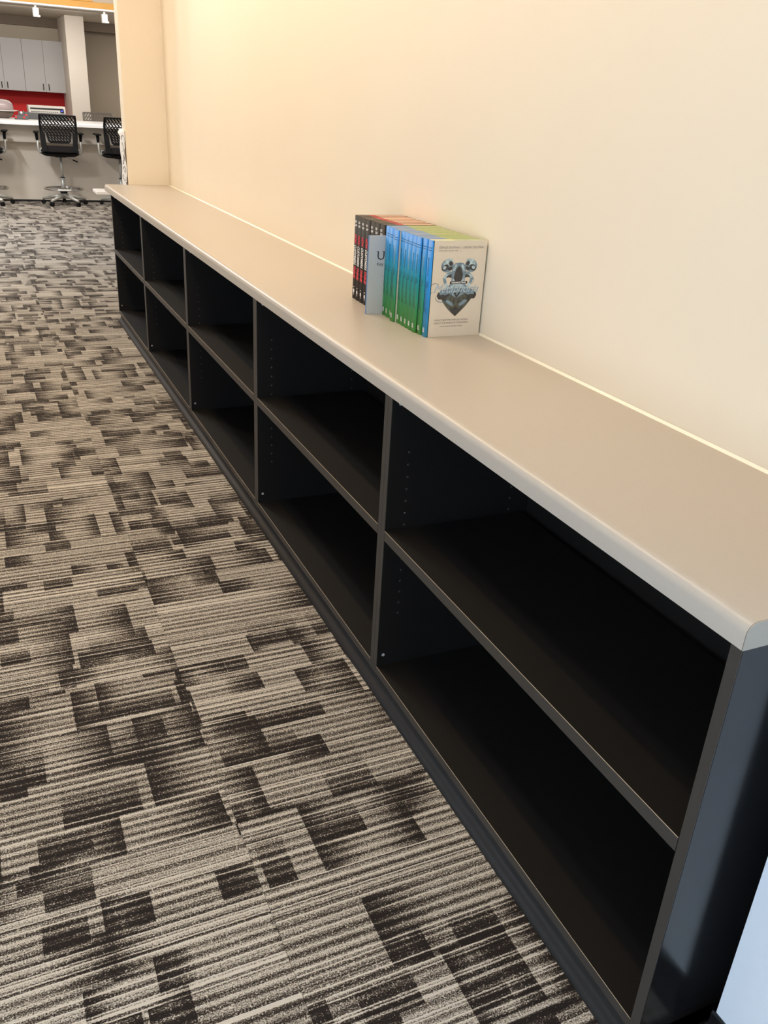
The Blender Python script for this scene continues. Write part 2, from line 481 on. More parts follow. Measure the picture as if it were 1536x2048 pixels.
# golden beam with track
bm_ = thing('ceiling_beam', (0.3, 13.27, 2.42), 'golden wooden beam crossing above the bar with a white strip below', 'beam')
mb = MB(); mb.box(-3.4, -0.065, 0.005, 3.0, 0.065, 0.078); mb.build('beam_board', 'beam', bm_, 0.003)
mb = MB(); mb.box(-3.4, -0.06, 0.080, 0.70, 0.065, 0.098); mb.build('upper_board', 'beam', bm_, 0.002)
mb = MB(); mb.box(-3.4, -0.06, 0.099, 0.555, 0.065, 0.26); mb.build('upper_board', 'beam', bm_, 0.002)
mb = MB(); mb.box(-3.4, -0.075, -0.016, 3.0, 0.05, 0.004); mb.build('track_rail', 'track', bm_, 0.002)
for (x, lab) in ((0.268, 'white track spotlight on the beam, left of the pair'), (1.147, 'white track spotlight on the beam beside the cream wall end')):
    t = thing('track_spotlight', (x, 13.26, 2.404), lab, 'spotlight', 'white track spotlights')
    mb = MB(); mb.tube([(0, 0, 0), (0, 0, -0.036)], 0.016, 10); mb.build('stem', 'track', t)
    mb = MB(); mb.box(-0.038, -0.045, -0.135, 0.036, 0.045, -0.034); mb.build('lamp_head', 'track', t, 0.004)
    mb = MB(); mb.box(-0.034, -0.05, -0.139, 0.050, 0.05, -0.118); mb.build('lamp_rim', 'track', t, 0.003)

# ------------------------------------------------------------------ bookcases
PT = 0.0195
ZS, ZB, TH = 0.477, 0.0743, 0.0265
XB = 0.412
def hole_mesh(rows):
    """rims and dark bores of shelf-pin holes on a panel face that looks towards -y (local y=0)"""
    mb = MB()
    for (x, z, r) in rows:
        n = 10
        for k, (ra, rb_, ya, yb, mi) in enumerate(((r * 1.0, r * 0.72, 0.0, -0.0006, 0), (r * 0.72, 0.0003, -0.0005, -0.00045, 1))):
            vs = [(x + ra * math.cos(2 * PI * j / n), ya - 0.0001, z + ra * math.sin(2 * PI * j / n)) for j in range(n)]
            vs += [(x + rb_ * math.cos(2 * PI * j / n), yb - 0.0001, z + rb_ * math.sin(2 * PI * j / n)) for j in range(n)]
            mb.add(vs, [(j, (j + 1) % n, n + (j + 1) % n, n + j) for j in range(n)], mi, True)
    return mb
UNITS = ['nearest black bookcase unit of the run, with the shiny end panel',
         'second black bookcase unit, next to the nearest one',
         'middle black bookcase unit of the five under the countertop',
         'fourth black bookcase unit, one before the far end',
         'farthest black bookcase unit, at the end near the office chairs']
rows = []
for x in (0.0527, 0.355):
    for j in range(15):
        if j in (7, 8): continue
        rows.append((x, ZS + 0.010 + 0.032 * 6 - 0.032 * j, 0.0026))
hm = hole_mesh(rows).mesh('pin_holes', ['hole', 'hole_dark'])
capm = MB().tube([(0, 0.001, 0), (0, -0.0012, 0)], 0.0042, 12).mesh('screw_cap', 'screw')
for k in range(5):
    u = thing('bookcase', (0, k * S, 0), UNITS[k], 'bookcase', 'black bookcase units under the countertop')
    y0, y1 = 0.0003, S - 0.0003
    near = 'black_end' if k == 0 else 'black'
    MB().box(0.0016, y0, 0.0085 if k == 0 else 0.05, XB, y0 + PT, HC - 0.0005).build('side_panel', near, u, 0.0006)
    MB().box(0.0016, y1 - PT, 0.05, XB, y1, HC - 0.0005).build('side_panel', 'black', u, 0.0006)
    for ya in (y0, y1 - PT):
        MB().box(0, ya + 0.0002, 0.0505, 0.0015, ya + PT - 0.0002, HC - 0.0008).build('edge_band', 'black_edge', u, 0.0003)
    a, b = y0 + PT + 0.0004, y1 - PT - 0.0004
    MB().box(0.0016, a, ZB - 0.0215, XB, b, ZB).build('bottom_panel', 'black', u, 0.0005)
    e = MB().box(0, a, ZB - 0.0213, 0.0015, b, ZB - 0.0002).build('edge_band', 'black_edge', u, 0.0003)
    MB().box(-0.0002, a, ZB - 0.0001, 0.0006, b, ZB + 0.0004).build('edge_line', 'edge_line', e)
    sh = MB().box(0.0016, a + 0.001, ZS - TH, XB - 0.02, b - 0.001, ZS).build('shelf', 'black', u, 0.0006)
    e = MB().box(0, a + 0.001, ZS - TH + 0.0002, 0.0015, b - 0.001, ZS - 0.0002).build('edge_band', 'black_edge', u, 0.0003)
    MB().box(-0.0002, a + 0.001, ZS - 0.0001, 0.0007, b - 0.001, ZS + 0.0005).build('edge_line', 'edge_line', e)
    MB().box(XB + 0.0005, y0, 0.05, XB + 0.006, y1, HC - 0.0005).build('back_panel', 'black', u)
    MB().box(0.03, a, HC - 0.02, 0.12, b, HC - 0.001).build('top_rail', 'black', u)
    h = obj('pin_holes', hm, u); h.location = (0, b + 0.0002, 0); h['kind'] = 'stuff'
    for (x, z) in ((0.018, 0.108), (0.022, 0.802)):
        h = obj('screw_cap', capm, u); h.location = (x, b + 0.0002, z)
    MB().box(0.012, y0, 0.001, XB, y1, 0.0495).build('plinth', 'black', u)
# vinyl base strip
pr = [(0.011, 0.0), (-0.0120, 0.0), (-0.0128, 0.004), (-0.0122, 0.010), (-0.0092, 0.0155), (-0.0035, 0.0195), (0.0035, 0.0210), (0.0060, 0.026), (0.0065, 0.034), (0.0065, 0.0505), (0.011, 0.0505)]
mb = MB(); mb.prism(pr, 1, 0.012, 5 * S - 0.02, smooth=True)
struct('baseboard_shelf', mb, 'vinyl')

# ------------------------------------------------------------------ countertop
ct = thing('countertop', (0, 0, HC), 'long greige laminate countertop over the black bookcases', 'countertop')
R = 0.017; TT = HT - HC
prof = [(WX - 0.001, 0.0), (-0.001, 0.0), (-0.001, TT - R)]
for i in range(1, 9):
    a = PI - i * (PI / 2) / 8
    prof.append((-0.001 + R + R * math.cos(a), TT - R + R * math.sin(a)))
prof.append((WX - 0.001, TT))
mb = MB(); mb.prism(prof, 1, 0.0012, YF - 0.0008, smooth=True)
o = mb.build('slab', 'laminate', ct)
o.modifiers.new('es', 'EDGE_SPLIT').split_angle = math.radians(35)
capp = [(x * 1.0 + (0.0004 if x < 0.2 else 0), z) for x, z in prof]
mb = MB(); mb.prism(capp, 1, -0.0006, 0.0008); mb.build('end_cap', 'laminate_cap', ct)
mb = MB(); mb.prism(prof, 1, 0.0008, 0.0012); mb.build('end_seam', 'seam', ct)
mb = MB(); mb.prism([(WX - 0.0058, TT), (WX - 0.0008, TT), (WX - 0.0008, TT + 0.0052)], 1, 0.002, YF - 0.002); mb.build('caulk_bead', 'caulk', ct)

# ------------------------------------------------------------------ books
BW, BH = 0.167, 0.2545
def book_meshes(t, w, h, cover, spine, pages, board=0.0016):
    """local: x from spine (0) to fore edge, y from 0 (front cover) to t, z up"""
    cm = MB()
    # two boards
    cm.box(0.006, 0, 0, w, board, h, 0)
    cm.box(0.006, t - board, 0, w, t, h, 0)
    # rounded spine
    out = []; inn = []
    for i in range(9):
        a = -PI / 2 + PI * i / 8
        yy = t / 2 + t / 2 * math.sin(a)
        xx = 0.0032 - 0.0032 * math.cos(a)
        out.append((xx, yy)); inn.append((xx + 0.0026, board + (t - 2 * board) * (0.5 + 0.5 * math.sin(a))))
    sp = MB()
    sp.prism([(0.0075, 0)] + out + [(0.0075, t)] + inn[::-1], 2, 0, h, 0, True)
    pg = MB().box(0.004, board, 0.001, w - 0.002, t - board, h - 0.0006, 0)
    return cm.mesh('cover_boards', cover), sp.mesh('spine', spine), pg.mesh('page_block', pages)

def spine_text(mb, body, size, ztop, length, ymid, mi=0, shear=0.0, bold=0.0, t=0.0, cap=0.70):
    """lettering that reads down the spine"""
    tv = text_verts(body, size, shear, 'LEFT', bold)
    put_text(mb, tv, (-0.0004, ymid + size * cap / 2 * 1.0, ztop), (0, 0, -1), (0, -1, 0), mi, length)

# black books
TB = 0.0335
bk = book_meshes(TB - 0.0006, BW, BH, 'black_cover', 'black_cover', 'pages_red')
mb = MB()
spine_text(mb, 'HOW', 0.0215, 0.199, 0.030, TB / 2, 0, 0.25, 0.0009)
bk_how = mb.mesh('spine_title', 'txt_red')
mb = MB()
spine_text(mb, 'THINK', 0.0215, 0.103, 0.040, TB / 2, 0, 0.25, 0.0009)
bk_red = mb.mesh('spine_title', 'txt_red')
mb = MB()
spine_text(mb, 'CUSTOMERS', 0.0225, 0.167, 0.061, TB / 2, 0, 0.25, 0.0007)
bk_white = mb.mesh('spine_title', 'txt_white')
mb = MB()
for (w, z, b_) in (('GERALD', 0.2335, 0.0135), ('ZALTMAN', 0.2225, 0.0165)):
    put_text(mb, text_verts(w, 0.0090, 0, 'LEFT', 0.0004), (-0.0006, TB / 2 + 0.0085, z), (0, -1, 0), (0, 0, 1), 0, b_)
bk_auth = mb.mesh('spine_author', 'txt_white')
mb = MB()
n = 16
mb.add([(-0.0006, TB / 2 - 0.001 + 0.0048 * math.cos(2 * PI * j / n), 0.025 + 0.0066 * math.sin(2 * PI * j / n)) for j in range(n)], [list(range(n))])
mb.add([(-0.0006, TB / 2 - 0.004, 0.0175), (-0.0006, TB / 2 + 0.001, 0.0175), (-0.0006, TB / 2 - 0.003, 0.0115)], [(0, 1, 2)])
mb.box(-0.0006, TB / 2 - 0.004, 0.036, -0.0005, TB / 2 + 0.003, 0.0385)
bk_logo = mb.mesh('spine_logo', 'txt_white')
bx = [0.2605, 0.2575, 0.2560, 0.2550, 0.2570, 0.2565, 0.2575]
ORD = ['first', 'second', 'third', 'fourth', 'fifth', 'sixth', 'seventh', 'eighth', 'ninth', 'tenth', 'eleventh']
for i in range(7):
    y = 1.9705 - (i + 1) * TB
    lab = ('black and red spined hardback at the far end of the book row' if i == 0 else
           'black and red spined hardback, %s counting from the far end' % ORD[i] if i < 6 else
           'black and red spined hardback touching the pale paperback, mostly hidden')
    t = thing('hardback_book', (bx[i], y, HT + 0.0003), lab, 'book', 'black and red hardbacks')
    t.rotation_euler.z = math.radians((0.3, -0.2, 0.2, -0.1, 0.1, 0.0, 0.0)[i])
    obj('cover_boards', bk[0], t); s_ = obj('spine', bk[1], t); obj('page_block', bk[2], t)
    for nm, me in (('spine_title', bk_how), ('spine_title', bk_red), ('spine_title', bk_white), ('spine_author', bk_auth), ('spine_logo', bk_logo)):
        obj(nm, me, s_)

# pale thin paperback that sticks out
t = thing('paperback_book', (0.2085, 1.7283, HT + 0.0003), 'thin pale grey paperback sticking out between black and blue-green books', 'book')
UH, UW, UT = 0.2255, 0.152, 0.0072
MB().box(0.0005, 0, 0, UW, 0.0004, UH).build('front_cover', 'u_cover', t)
MB().box(0.0005, UT - 0.0004, 0, UW, UT, UH).build('back_cover', 'u_spine', t)
MB().box(0, 0.0001, 0, 0.0006, UT - 0.0001, UH).build('spine', 'u_spine', t)
MB().box(0.0008, 0.0005, 0.0004, UW - 0.0004, UT - 0.0005, UH - 0.0004).build('page_block', 'paper', t)
mb = MB()
put_text(mb, text_verts('U', 0.034), (0.0265, -0.0003, 0.158), (1, 0, 0), (0, 0, 1), 0, 0.022)
mb.box(0.0243, -0.0004, 0.1808, 0.0316, -0.0003, 0.1822); mb.box(0.0436, -0.0004, 0.1808, 0.0509, -0.0003, 0.1822)
put_text(mb, text_verts('Key', 0.0125), (0.0275, -0.0003, 0.1415), (1, 0, 0), (0, 0, 1), 0, 0.020)
mb.build('cover_lettering', 'ink', t)

# blue-green books
TG = 0.0268
gk = book_meshes(TG - 0.0005, BW, BH, 'cream_cover', 'spine_blue', 'pages_green')
gf = book_meshes(TG - 0.0005, BW, BH, 'cream_cover', 'spine_bright', 'pages_front')
mb = MB()
spine_text(mb, 'MARKETING', 0.0060, 0.210, 0.048, TG / 2 - 0.001, 0, 0, 0.0001)
g_dark = mb.mesh('spine_subtitle', 'txt_dark')
mb = MB()
spine_text(mb, 'MARKETING', 0.0060, 0.2098, 0.048, TG / 2 - 0.0022, 0, 0, 0.0)
g_yel = mb.mesh('spine_subtitle', 'txt_yellow')
mb = MB()
spine_text(mb, 'Metaphoria', 0.0165, 0.150, 0.082, TG / 2 + 0.001, 0, 0.45, -0.0002)
# swash strokes of the script lettering
def ribbon(mb, pts, w, f, mi=0):
    K = [Vector((p[0], p[1], 0)) for p in pts]
    K = [K[0] * 2 - K[1]] + K + [K[-1] * 2 - K[-2]]
    P = []
    for i in range(1, len(K) - 2):                      # smooth curve through the points
        for q in range(6):
            t = q / 6.0; a, b, c, d = K[i - 1], K[i], K[i + 1], K[i + 2]
            P.append(0.5 * ((2 * b) + (c - a) * t + (2 * a - 5 * b + 4 * c - d) * t * t + (3 * b - a - 3 * c + d) * t ** 3))
    P.append(K[-2])
    vs = []
    for i, p in enumerate(P):
        t = (P[min(i + 1, len(P) - 1)] - P[max(i - 1, 0)]).normalized()
        nrm = Vector((-t.y, t.x, 0))
        q = i / (len(P) - 1)
        ww = w * (0.35 + 0.65 * math.sin(PI * q))
        vs += [p + nrm * ww, p - nrm * ww]
    mb.add([f(v) for v in vs], [(2 * i, 2 * i + 1, 2 * i + 3, 2 * i + 2) for i in range(len(P) - 1)], mi)
sw = [(0.0, 0.0), (0.006, 0.006), (0.013, 0.008), (0.019, 0.004), (0.017, -0.001)]
ribbon(mb, sw, 0.0006, lambda v: (-0.00045, TG / 2 - v.y, 0.153 - v.x))
sw = [(0.0, -0.008), (0.012, -0.004), (0.024, 0.002), (0.035, 0.008), (0.040, 0.0098)]
ribbon(mb, sw, 0.0006, lambda v: (-0.00045, TG / 2 - v.y, 0.100 - v.x))
g_scr = mb.mesh('spine_script', 'txt_dark')
mb = MB()
mb.box(-0.0005, TG / 2 - 0.004, 0.012, -0.0004, TG / 2 - 0.0015, 0.0245)
mb.box(-0.0005, TG / 2 + 0.001, 0.012, -0.0004, TG / 2 + 0.0035, 0.0245)
mb.add([(-0.0005, TG / 2 - 0.0045, 0.010), (-0.0005, TG / 2 + 0.0035, 0.0165), (-0.0005, TG / 2 + 0.0035, 0.019), (-0.0005, TG / 2 - 0.0045, 0.0125)], [(0, 1, 2, 3)])
g_logo = mb.mesh('spine_logo', 'txt_white')
mb = MB()
for zz in (0.2288, 0.2348):
    vs = []
    for i in range(11):
        a = -PI / 2 + 0.35 + (PI - 0.7) * i / 10
        xx = 0.0032 - 0.0032 * math.cos(a) - 0.0002; yy = TG / 2 - 0.00025 + (TG / 2 - 0.00025) * math.sin(a)
        vs += [(xx, yy, zz), (xx, yy, zz + 0.0010)]
    mb.add(vs, [(2 * i, 2 * i + 1, 2 * i + 3, 2 * i + 2) for i in range(10)], 0, True)
g_line = mb.mesh('spine_lines', 'txt_dark')
gx = [0.2580, 0.2555, 0.2508, 0.2518, 0.2525, 0.2535, 0.2545, 0.2465, 0.2555, 0.2551, 0.2572]
books = []
for i in range(11):
    y = 1.4305 + i * TG
    lab = ('cream-fronted hardback with a stone figure on its cover, nearest in the row' if i == 0 else
           'blue-green spined hardback directly behind the front cream book' if i == 1 else
           'blue-green spined hardback beside the pale grey paperback' if i == 10 else
           'blue-green spined hardback jutting out so a cream strip of cover shows' if i == 7 else
           'blue-green spined hardback, %s counting back from the cream cover' % ORD[i])
    t = thing('hardback_book', (gx[i], y, HT + 0.0003), lab, 'book', 'blue-green hardbacks')
    t.rotation_euler.z = math.radians((-1.6, -0.4, 0.2, -0.2, 0.3, 0.0, -0.2, 0.1, 0.3, -0.1, 0.1)[i] if i else 0.0)
    k_ = gf if i == 0 else gk
    obj('cover_boards', k_[0], t); s_ = obj('spine', k_[1], t); obj('page_block', k_[2], t)
    for nm, me in (('spine_subtitle', g_yel if i % 3 == 1 else g_dark), ('spine_script', g_scr), ('spine_logo', g_logo), ('spine_lines', g_line)):
        obj(nm, me, s_)
    books.append(t)

# printing on the front cover (faces -y)
fb = books[0]
mb = MB()
U_, V_ = (1, 0, 0), (0, 0, 1)
FY = -0.0003
put_text(mb, text_verts('GERALD ZALTMAN', 0.0078), (0.0215, FY, 0.2345), U_, V_, 0, 0.060)
put_text(mb, text_verts('LINDSAY ZALTMAN', 0.0078), (0.0935, FY, 0.2345), U_, V_, 0, 0.062)
put_text(mb, text_verts('Author of How Customers Think', 0.0048), (0.0215, FY, 0.2275), U_, V_, 0, 0.058)
mb.box(0.0873, FY, 0.2250, 0.0876, FY + 0.0001, 0.2400)
mb.build('cover_author', 'txt_grey', fb)
mb = MB()
put_text(mb, text_verts('WHAT DEEP METAPHORS REVEAL', 0.0070), (0.0240, FY, 0.0430), U_, V_, 0, 0.105)
put_text(mb, text_verts('ABOUT THE MINDS OF CONSUMERS', 0.0070), (0.0240, FY, 0.0350), U_, V_, 0, 0.105)
put_text(mb, text_verts('HARVARD BUSINESS PRESS', 0.0048), (0.0420, FY, 0.0265), U_, V_, 0, 0.070)
mb.build('cover_subtitle', 'txt_grey', fb)

# cover picture: sculpted stone figure, heart-like outline. local units on the cover
mb = MB()
def poly(pts, mi, d, mirror=False, c=0.0865):
    def mk(p): return (p[0], FY - 0.00002 * d, p[1])
    mb.add([mk(p) for p in pts], [list(range(len(pts)))], mi)
    if mirror:
        mb.add([mk((2 * c - p[0], p[1])) for p in pts], [list(range(len(pts)))[::-1]], mi)
def ell(cx, cz, rx, rz, n=22, rot=0.0, a0=0.0, a1=2 * PI):
    o = []
    for j in range(n):
        a = a0 + (a1 - a0) * j / n
        x, z = rx * math.cos(a), rz * math.sin(a)
        o.append((cx + x * math.cos(rot) - z * math.sin(rot), cz + x * math.sin(rot) + z * math.cos(rot)))
    return o
cx_ = 0.0865
# lower wedge
poly([(cx_, 0.0545), (cx_ + 0.013, 0.066), (cx_ + 0.030, 0.082), (cx_ + 0.048, 0.104), (cx_ + 0.052, 0.113), (cx_, 0.126), (cx_ - 0.052, 0.113), (cx_ - 0.040, 0.092), (cx_ - 0.026, 0.076), (cx_ - 0.012, 0.064)], 3, 1)
# shoulders
poly(ell(cx_ - 0.042, 0.115, 0.019, 0.0125, rot=0.3), 0, 2, True)
poly(ell(cx_ - 0.036, 0.121, 0.018, 0.0085, rot=0.3), 1, 3, True)
poly(ell(cx_ - 0.047, 0.108, 0.011, 0.0060, rot=0.3), 0, 4, True)
# chest
poly([(cx_ - 0.036, 0.122), (cx_ - 0.022, 0.145), (cx_ + 0.022, 0.145), (cx_ + 0.036, 0.122), (cx_ + 0.014, 0.112), (cx_, 0.104), (cx_ - 0.014, 0.112)], 1, 4)
poly([(cx_ - 0.030, 0.128), (cx_ - 0.012, 0.143), (cx_ + 0.012, 0.143), (cx_ + 0.030, 0.128), (cx_ + 0.006, 0.132), (cx_ - 0.006, 0.132)], 2, 5)
poly([(cx_ - 0.012, 0.120), (cx_ - 0.0045, 0.120), (cx_, 0.111), (cx_ + 0.0045, 0.120), (cx_ + 0.012, 0.120), (cx_, 0.1045)], 0, 6)
poly([(cx_ - 0.034, 0.098), (cx_ - 0.024, 0.099), (cx_ - 0.012, 0.091), (cx_ - 0.008, 0.083), (cx_ - 0.016, 0.084), (cx_ - 0.027, 0.090)], 1, 6, True)
poly([(cx_ - 0.011, 0.104), (cx_ - 0.005, 0.100), (cx_ - 0.004, 0.088), (cx_ - 0.010, 0.094)], 0, 6, True)
poly([(cx_, 0.0565), (cx_ + 0.012, 0.067), (cx_ + 0.019, 0.078), (cx_ + 0.008, 0.075), (cx_, 0.083), (cx_ - 0.009, 0.076), (cx_ - 0.018, 0.077), (cx_ - 0.012, 0.067)], 0, 5)
poly([(cx_ + 0.030, 0.104), (cx_ + 0.044, 0.103), (cx_ + 0.036, 0.092)], 0, 5)
poly([(cx_ - 0.030, 0.104), (cx_ - 0.044, 0.103), (cx_ - 0.036, 0.092)], 0, 5)
# arms
arm = [(cx_ - 0.022, 0.176), (cx_ - 0.038, 0.170), (cx_ - 0.047, 0.158), (cx_ - 0.042, 0.142), (cx_ - 0.031, 0.128), (cx_ - 0.027, 0.134), (cx_ - 0.034, 0.146), (cx_ - 0.038, 0.157), (cx_ - 0.032, 0.166), (cx_ - 0.020, 0.168)]
for i in range(4):
    q = [arm[i], arm[i + 1], arm[9 - i - 1], arm[9 - i]]
    poly(q, 2 if i % 2 else 1, 7, True)
poly([(cx_ - 0.020, 0.170), (cx_ - 0.034, 0.164), (cx_ - 0.038, 0.157), (cx_ - 0.030, 0.160), (cx_ - 0.020, 0.158)], 0, 6, True)
# ears / scrolls
poly(ell(cx_ - 0.036, 0.190, 0.019, 0.017, rot=0.5), 1, 8, True)
poly(ell(cx_ - 0.034, 0.199, 0.015, 0.009, rot=0.3), 2, 9, True)
poly(ell(cx_ - 0.042, 0.185, 0.011, 0.0075, rot=0.5), 0, 10, True)
poly(ell(cx_ - 0.044, 0.185, 0.0055, 0.0045, rot=0.5), 2, 11, True)
poly(ell(cx_ - 0.026, 0.196, 0.0055, 0.0065, rot=0.5), 0, 11, True)
poly(ell(cx_ - 0.025, 0.183, 0.010, 0.0045, rot=0.2), 0, 10, True)
# head
poly([(cx_ - 0.020, 0.148), (cx_ - 0.021, 0.170), (cx_ - 0.020, 0.188), (cx_ - 0.013, 0.196), (cx_, 0.198), (cx_ + 0.013, 0.196), (cx_ + 0.020, 0.188), (cx_ + 0.021, 0.170), (cx_ + 0.020, 0.148)], 1, 12)
poly([(cx_ - 0.013, 0.148), (cx_ - 0.013, 0.168), (cx_ - 0.007, 0.184), (cx_, 0.190), (cx_ + 0.007, 0.184), (cx_ + 0.013, 0.168), (cx_ + 0.013, 0.148)], 0, 13)
poly([(cx_ - 0.019, 0.148), (cx_ - 0.015, 0.158), (cx_ - 0.008, 0.148)], 2, 14, True)
poly([(cx_ - 0.018, 0.176), (cx_ - 0.012, 0.194), (cx_ - 0.006, 0.194), (cx_ - 0.012, 0.178)], 2, 14, True)
mb.build('cover_picture', ['pic_dark', 'pic_mid', 'pic_light', 'pic_olive'], fb)
# title plate and script title
mb = MB()
pts = ell(cx_ - 0.0205, 0.1455, 0.0038, 0.0038, 9, 0, PI / 2, 3 * PI / 2 + 0.39) + ell(cx_ + 0.0255, 0.1455, 0.0038, 0.0038, 9, 0, -PI / 2, PI / 2 + 0.39)
mb.add([(p[0], FY - 0.0004, p[1]) for p in pts], [list(range(len(pts)))], 0)
mb.build('title_plate', 'ink', fb)
mb = MB()
put_text(mb, text_verts('MARKETING', 0.0062, 0, 'LEFT', 0.0002), (cx_ - 0.0195, FY - 0.0005, 0.1434), U_, V_, 0, 0.044)
mb.build('title_lettering', 'txt_white', fb)
mb = MB()
put_text(mb, text_verts('Metaphoria', 0.031, 0.42, 'LEFT', 0.0), (0.0133, FY - 0.0006, 0.1195), U_, V_, 0, 0.136)
put_text(mb, text_verts('Metaphoria', 0.030, 0.42, 'LEFT', 0.0), (0.0126, FY - 0.0009, 0.1200), U_, V_, 1, 0.1355)
fc = lambda v: (v.x, FY - 0.0006, v.y)
ribbon(mb, [(0.0020, 0.1195), (0.007, 0.1185), (0.012, 0.122)], 0.0007, fc)
ribbon(mb, [(0.004, 0.131), (0.006, 0.139), (0.013, 0.1435), (0.022, 0.1440), (0.030, 0.1405)], 0.0007, fc)
ribbon(mb, [(0.078, 0.134), (0.071, 0.118), (0.062, 0.104), (0.050, 0.096), (0.036, 0.0945), (0.026, 0.099), (0.022, 0.106), (0.026, 0.113)], 0.0009, fc)
ribbon(mb, [(0.128, 0.139), (0.135, 0.150), (0.131, 0.157), (0.121, 0.153)], 0.0006, fc)
mb.build('title_script', ['txt_teal', 'txt_pale'], fb)

# ------------------------------------------------------------------ doodled paper on the wall end and table beyond
pp = thing('paper_sheet', (0.155, YF + 0.002, 0.80), 'white paper with black doodles hanging on the end of the cream wall', 'paper')
mb = MB(); ny, nz = 8, 16
vs = []
for i in range(nz + 1):
    for j in range(ny + 1):
        z = 0.40 * i / nz; y = 0.006 + 0.125 * j / ny
        bul = -0.004 - 0.004 * math.sin(z * 31 + j * 0.7) - 0.010 * (j / ny) ** 2
        if i == nz - 1: bul -= 0.016 * (j / ny) ** 3
        vs.append((bul, y, z))
mb.add(vs, [(i * (ny + 1) + j, i * (ny + 1) + j + 1, (i + 1) * (ny + 1) + j + 1, (i + 1) * (ny + 1) + j) for i in range(nz) for j in range(ny)], 0, True)
sheet = mb.build('sheet', 'paper', pp)
sol = sheet.modifiers.new('solid', 'SOLIDIFY'); sol.thickness = 0.0012; sol.offset = 0
mb = MB()
def dood(cy, cz, ry, rz, a0, a1):
    pts = []
    for i in range(13):
        a = a0 + (a1 - a0) * i / 12
        y = cy + ry * math.cos(a); z = cz + rz * math.sin(a)
        bul = -0.004 - 0.004 * math.sin(z * 31 + (y - 0.006) / 0.125 * ny * 0.7) - 0.010 * ((y - 0.006) / 0.125) ** 2
        pts.append((bul - 0.0015, y, z))
    mb.tube(pts, 0.0013, 5)
for a in ((0.05, 0.33, 0.035, 0.03, 0, 4), (0.06, 0.25, 0.03, 0.025, 1, 5.5), (0.08, 0.21, 0.03, 0.03, 2, 6), (0.05, 0.15, 0.02, 0.018, 0, 6),
          (0.07, 0.10, 0.035, 0.022, 3, 7), (0.04, 0.05, 0.025, 0.02, 0.5, 4.5), (0.09, 0.29, 0.02, 0.03, 2, 5), (0.03, 0.20, 0.012, 0.03, 0, 3)):
    dood(*a)
mb.build('doodles', 'ink', pp)

tb = thing('side_table', (0.62, 6.58, 0), 'narrow white table whose corner peeks out beyond the far end of the countertop', 'table')
MB().box(-0.585, -0.13, 0.718, 0.45, 0.11, 0.740).build('table_top', 'bar_white', tb, 0.004)
for (x, y) in ((-0.22, -0.09), (0.40, -0.09), (-0.22, 0.07), (0.40, 0.07)):
    MB().box(x - 0.02, y - 0.02, 0.0, x + 0.02, y + 0.02, 0.7175).build('leg', 'bar_white', tb, 0.003)

# ------------------------------------------------------------------ bar island
bar = thing('bar_counter', (0.0, 12.4, 0), 'long bar with white top and pale grey front where the chairs stand', 'bar counter')
MB().box(-2.6, 0.0, 0.970, 2.6, 1.5, 1.010).build('bar_top', 'bar_white', bar, 0.004)
MB().box(-2.55, 0.20, 0.757, 2.55, 1.30, 0.969).build('apron', 'bar_panel', bar, 0.003)
MB().box(-2.55, 0.345, 0.024, 2.55, 1.15, 0.756).build('front_panel', 'bar_panel', bar)
MB().box(-2.55, 0.355, 0.0, 2.55, 1.14, 0.023).build('plinth', 'bar_base', bar)

# things on the bar
pr_ = thing('printer', (0.0, 13.5, 1.0102), 'pale grey printer with dark slot and blue display on the bar', 'printer')
MB().box(0.005, 0.0, 0.0, 0.555, 0.34, 0.085).build('body', 'grey_box', pr_, 0.006)
MB().box(0.062, 0.01, 0.0855, 0.552, 0.33, 0.180).build('upper_body', 'printer', pr_, 0.006)
MB().box(0.085, 0.004, 0.133, 0.525, 0.0098, 0.152).build('slot', 'printer_dark', pr_)
MB().box(0.480, 0.002, 0.098, 0.530, 0.0098, 0.132).build('panel', 'printer_dark', pr_)
MB().box(0.490, 0.0, 0.116, 0.518, 0.0019, 0.129).build('display', 'screen', pr_)
for i in range(14):
    MB().box(0.095 + i * 0.026, 0.006, 0.100, 0.113 + i * 0.026, 0.0098, 0.108).build('key', 'printer_dark', pr_)
dv = thing('desk_machine', (-0.06, 13.15, 1.0102), 'small dark grey machine with two red knobs on the bar', 'machine')
MB().box(-0.085, 0.0, 0.0, 0.085, 0.12, 0.052).build('base', 'grey_box', dv, 0.006)
mb = MB(); mb.prism([(-0.035, 0.0525), (0.045, 0.0525), (0.040, 0.112), (0.028, 0.112), (0.022, 0.075), (-0.012, 0.075), (-0.018, 0.112), (-0.030, 0.112)], 1, 0.02, 0.10); mb.build('cradle', 'grey_box', dv, 0.002)
for x in (-0.070, 0.030):
    mb = MB(); mb.tube([(x, 0.001, 0.028), (x, -0.014, 0.028)], 0.014, 14); mb.build('red_knob', 'redknob', dv)
mb = MB(); mb.tube([(0.005, 0.015, 0.088), (0.005, 0.105, 0.088)], 0.014, 14); mb.build('white_knob', 'white_plastic', dv)
MB().box(0.042, 0.001, 0.0525, 0.078, 0.05, 0.068).build('tab', 'redknob', dv, 0.002)
dm = thing('domed_platter', (-0.30, 13.5, 1.0102), 'cloudy dome lid on a white rimmed platter at the bar edge', 'platter')
mb = MB(); mb.lathe([(0.09, 0.0), (0.13, 0.02), (0.16, 0.06), (0.175, 0.090)], n=28); mb.build('bowl', 'bowl', dm)
mb = MB(); mb.lathe([(0.17, 0.091), (0.215, 0.098), (0.218, 0.106), (0.17, 0.104)], n=32); mb.build('platter_rim', 'white_plastic', dm)
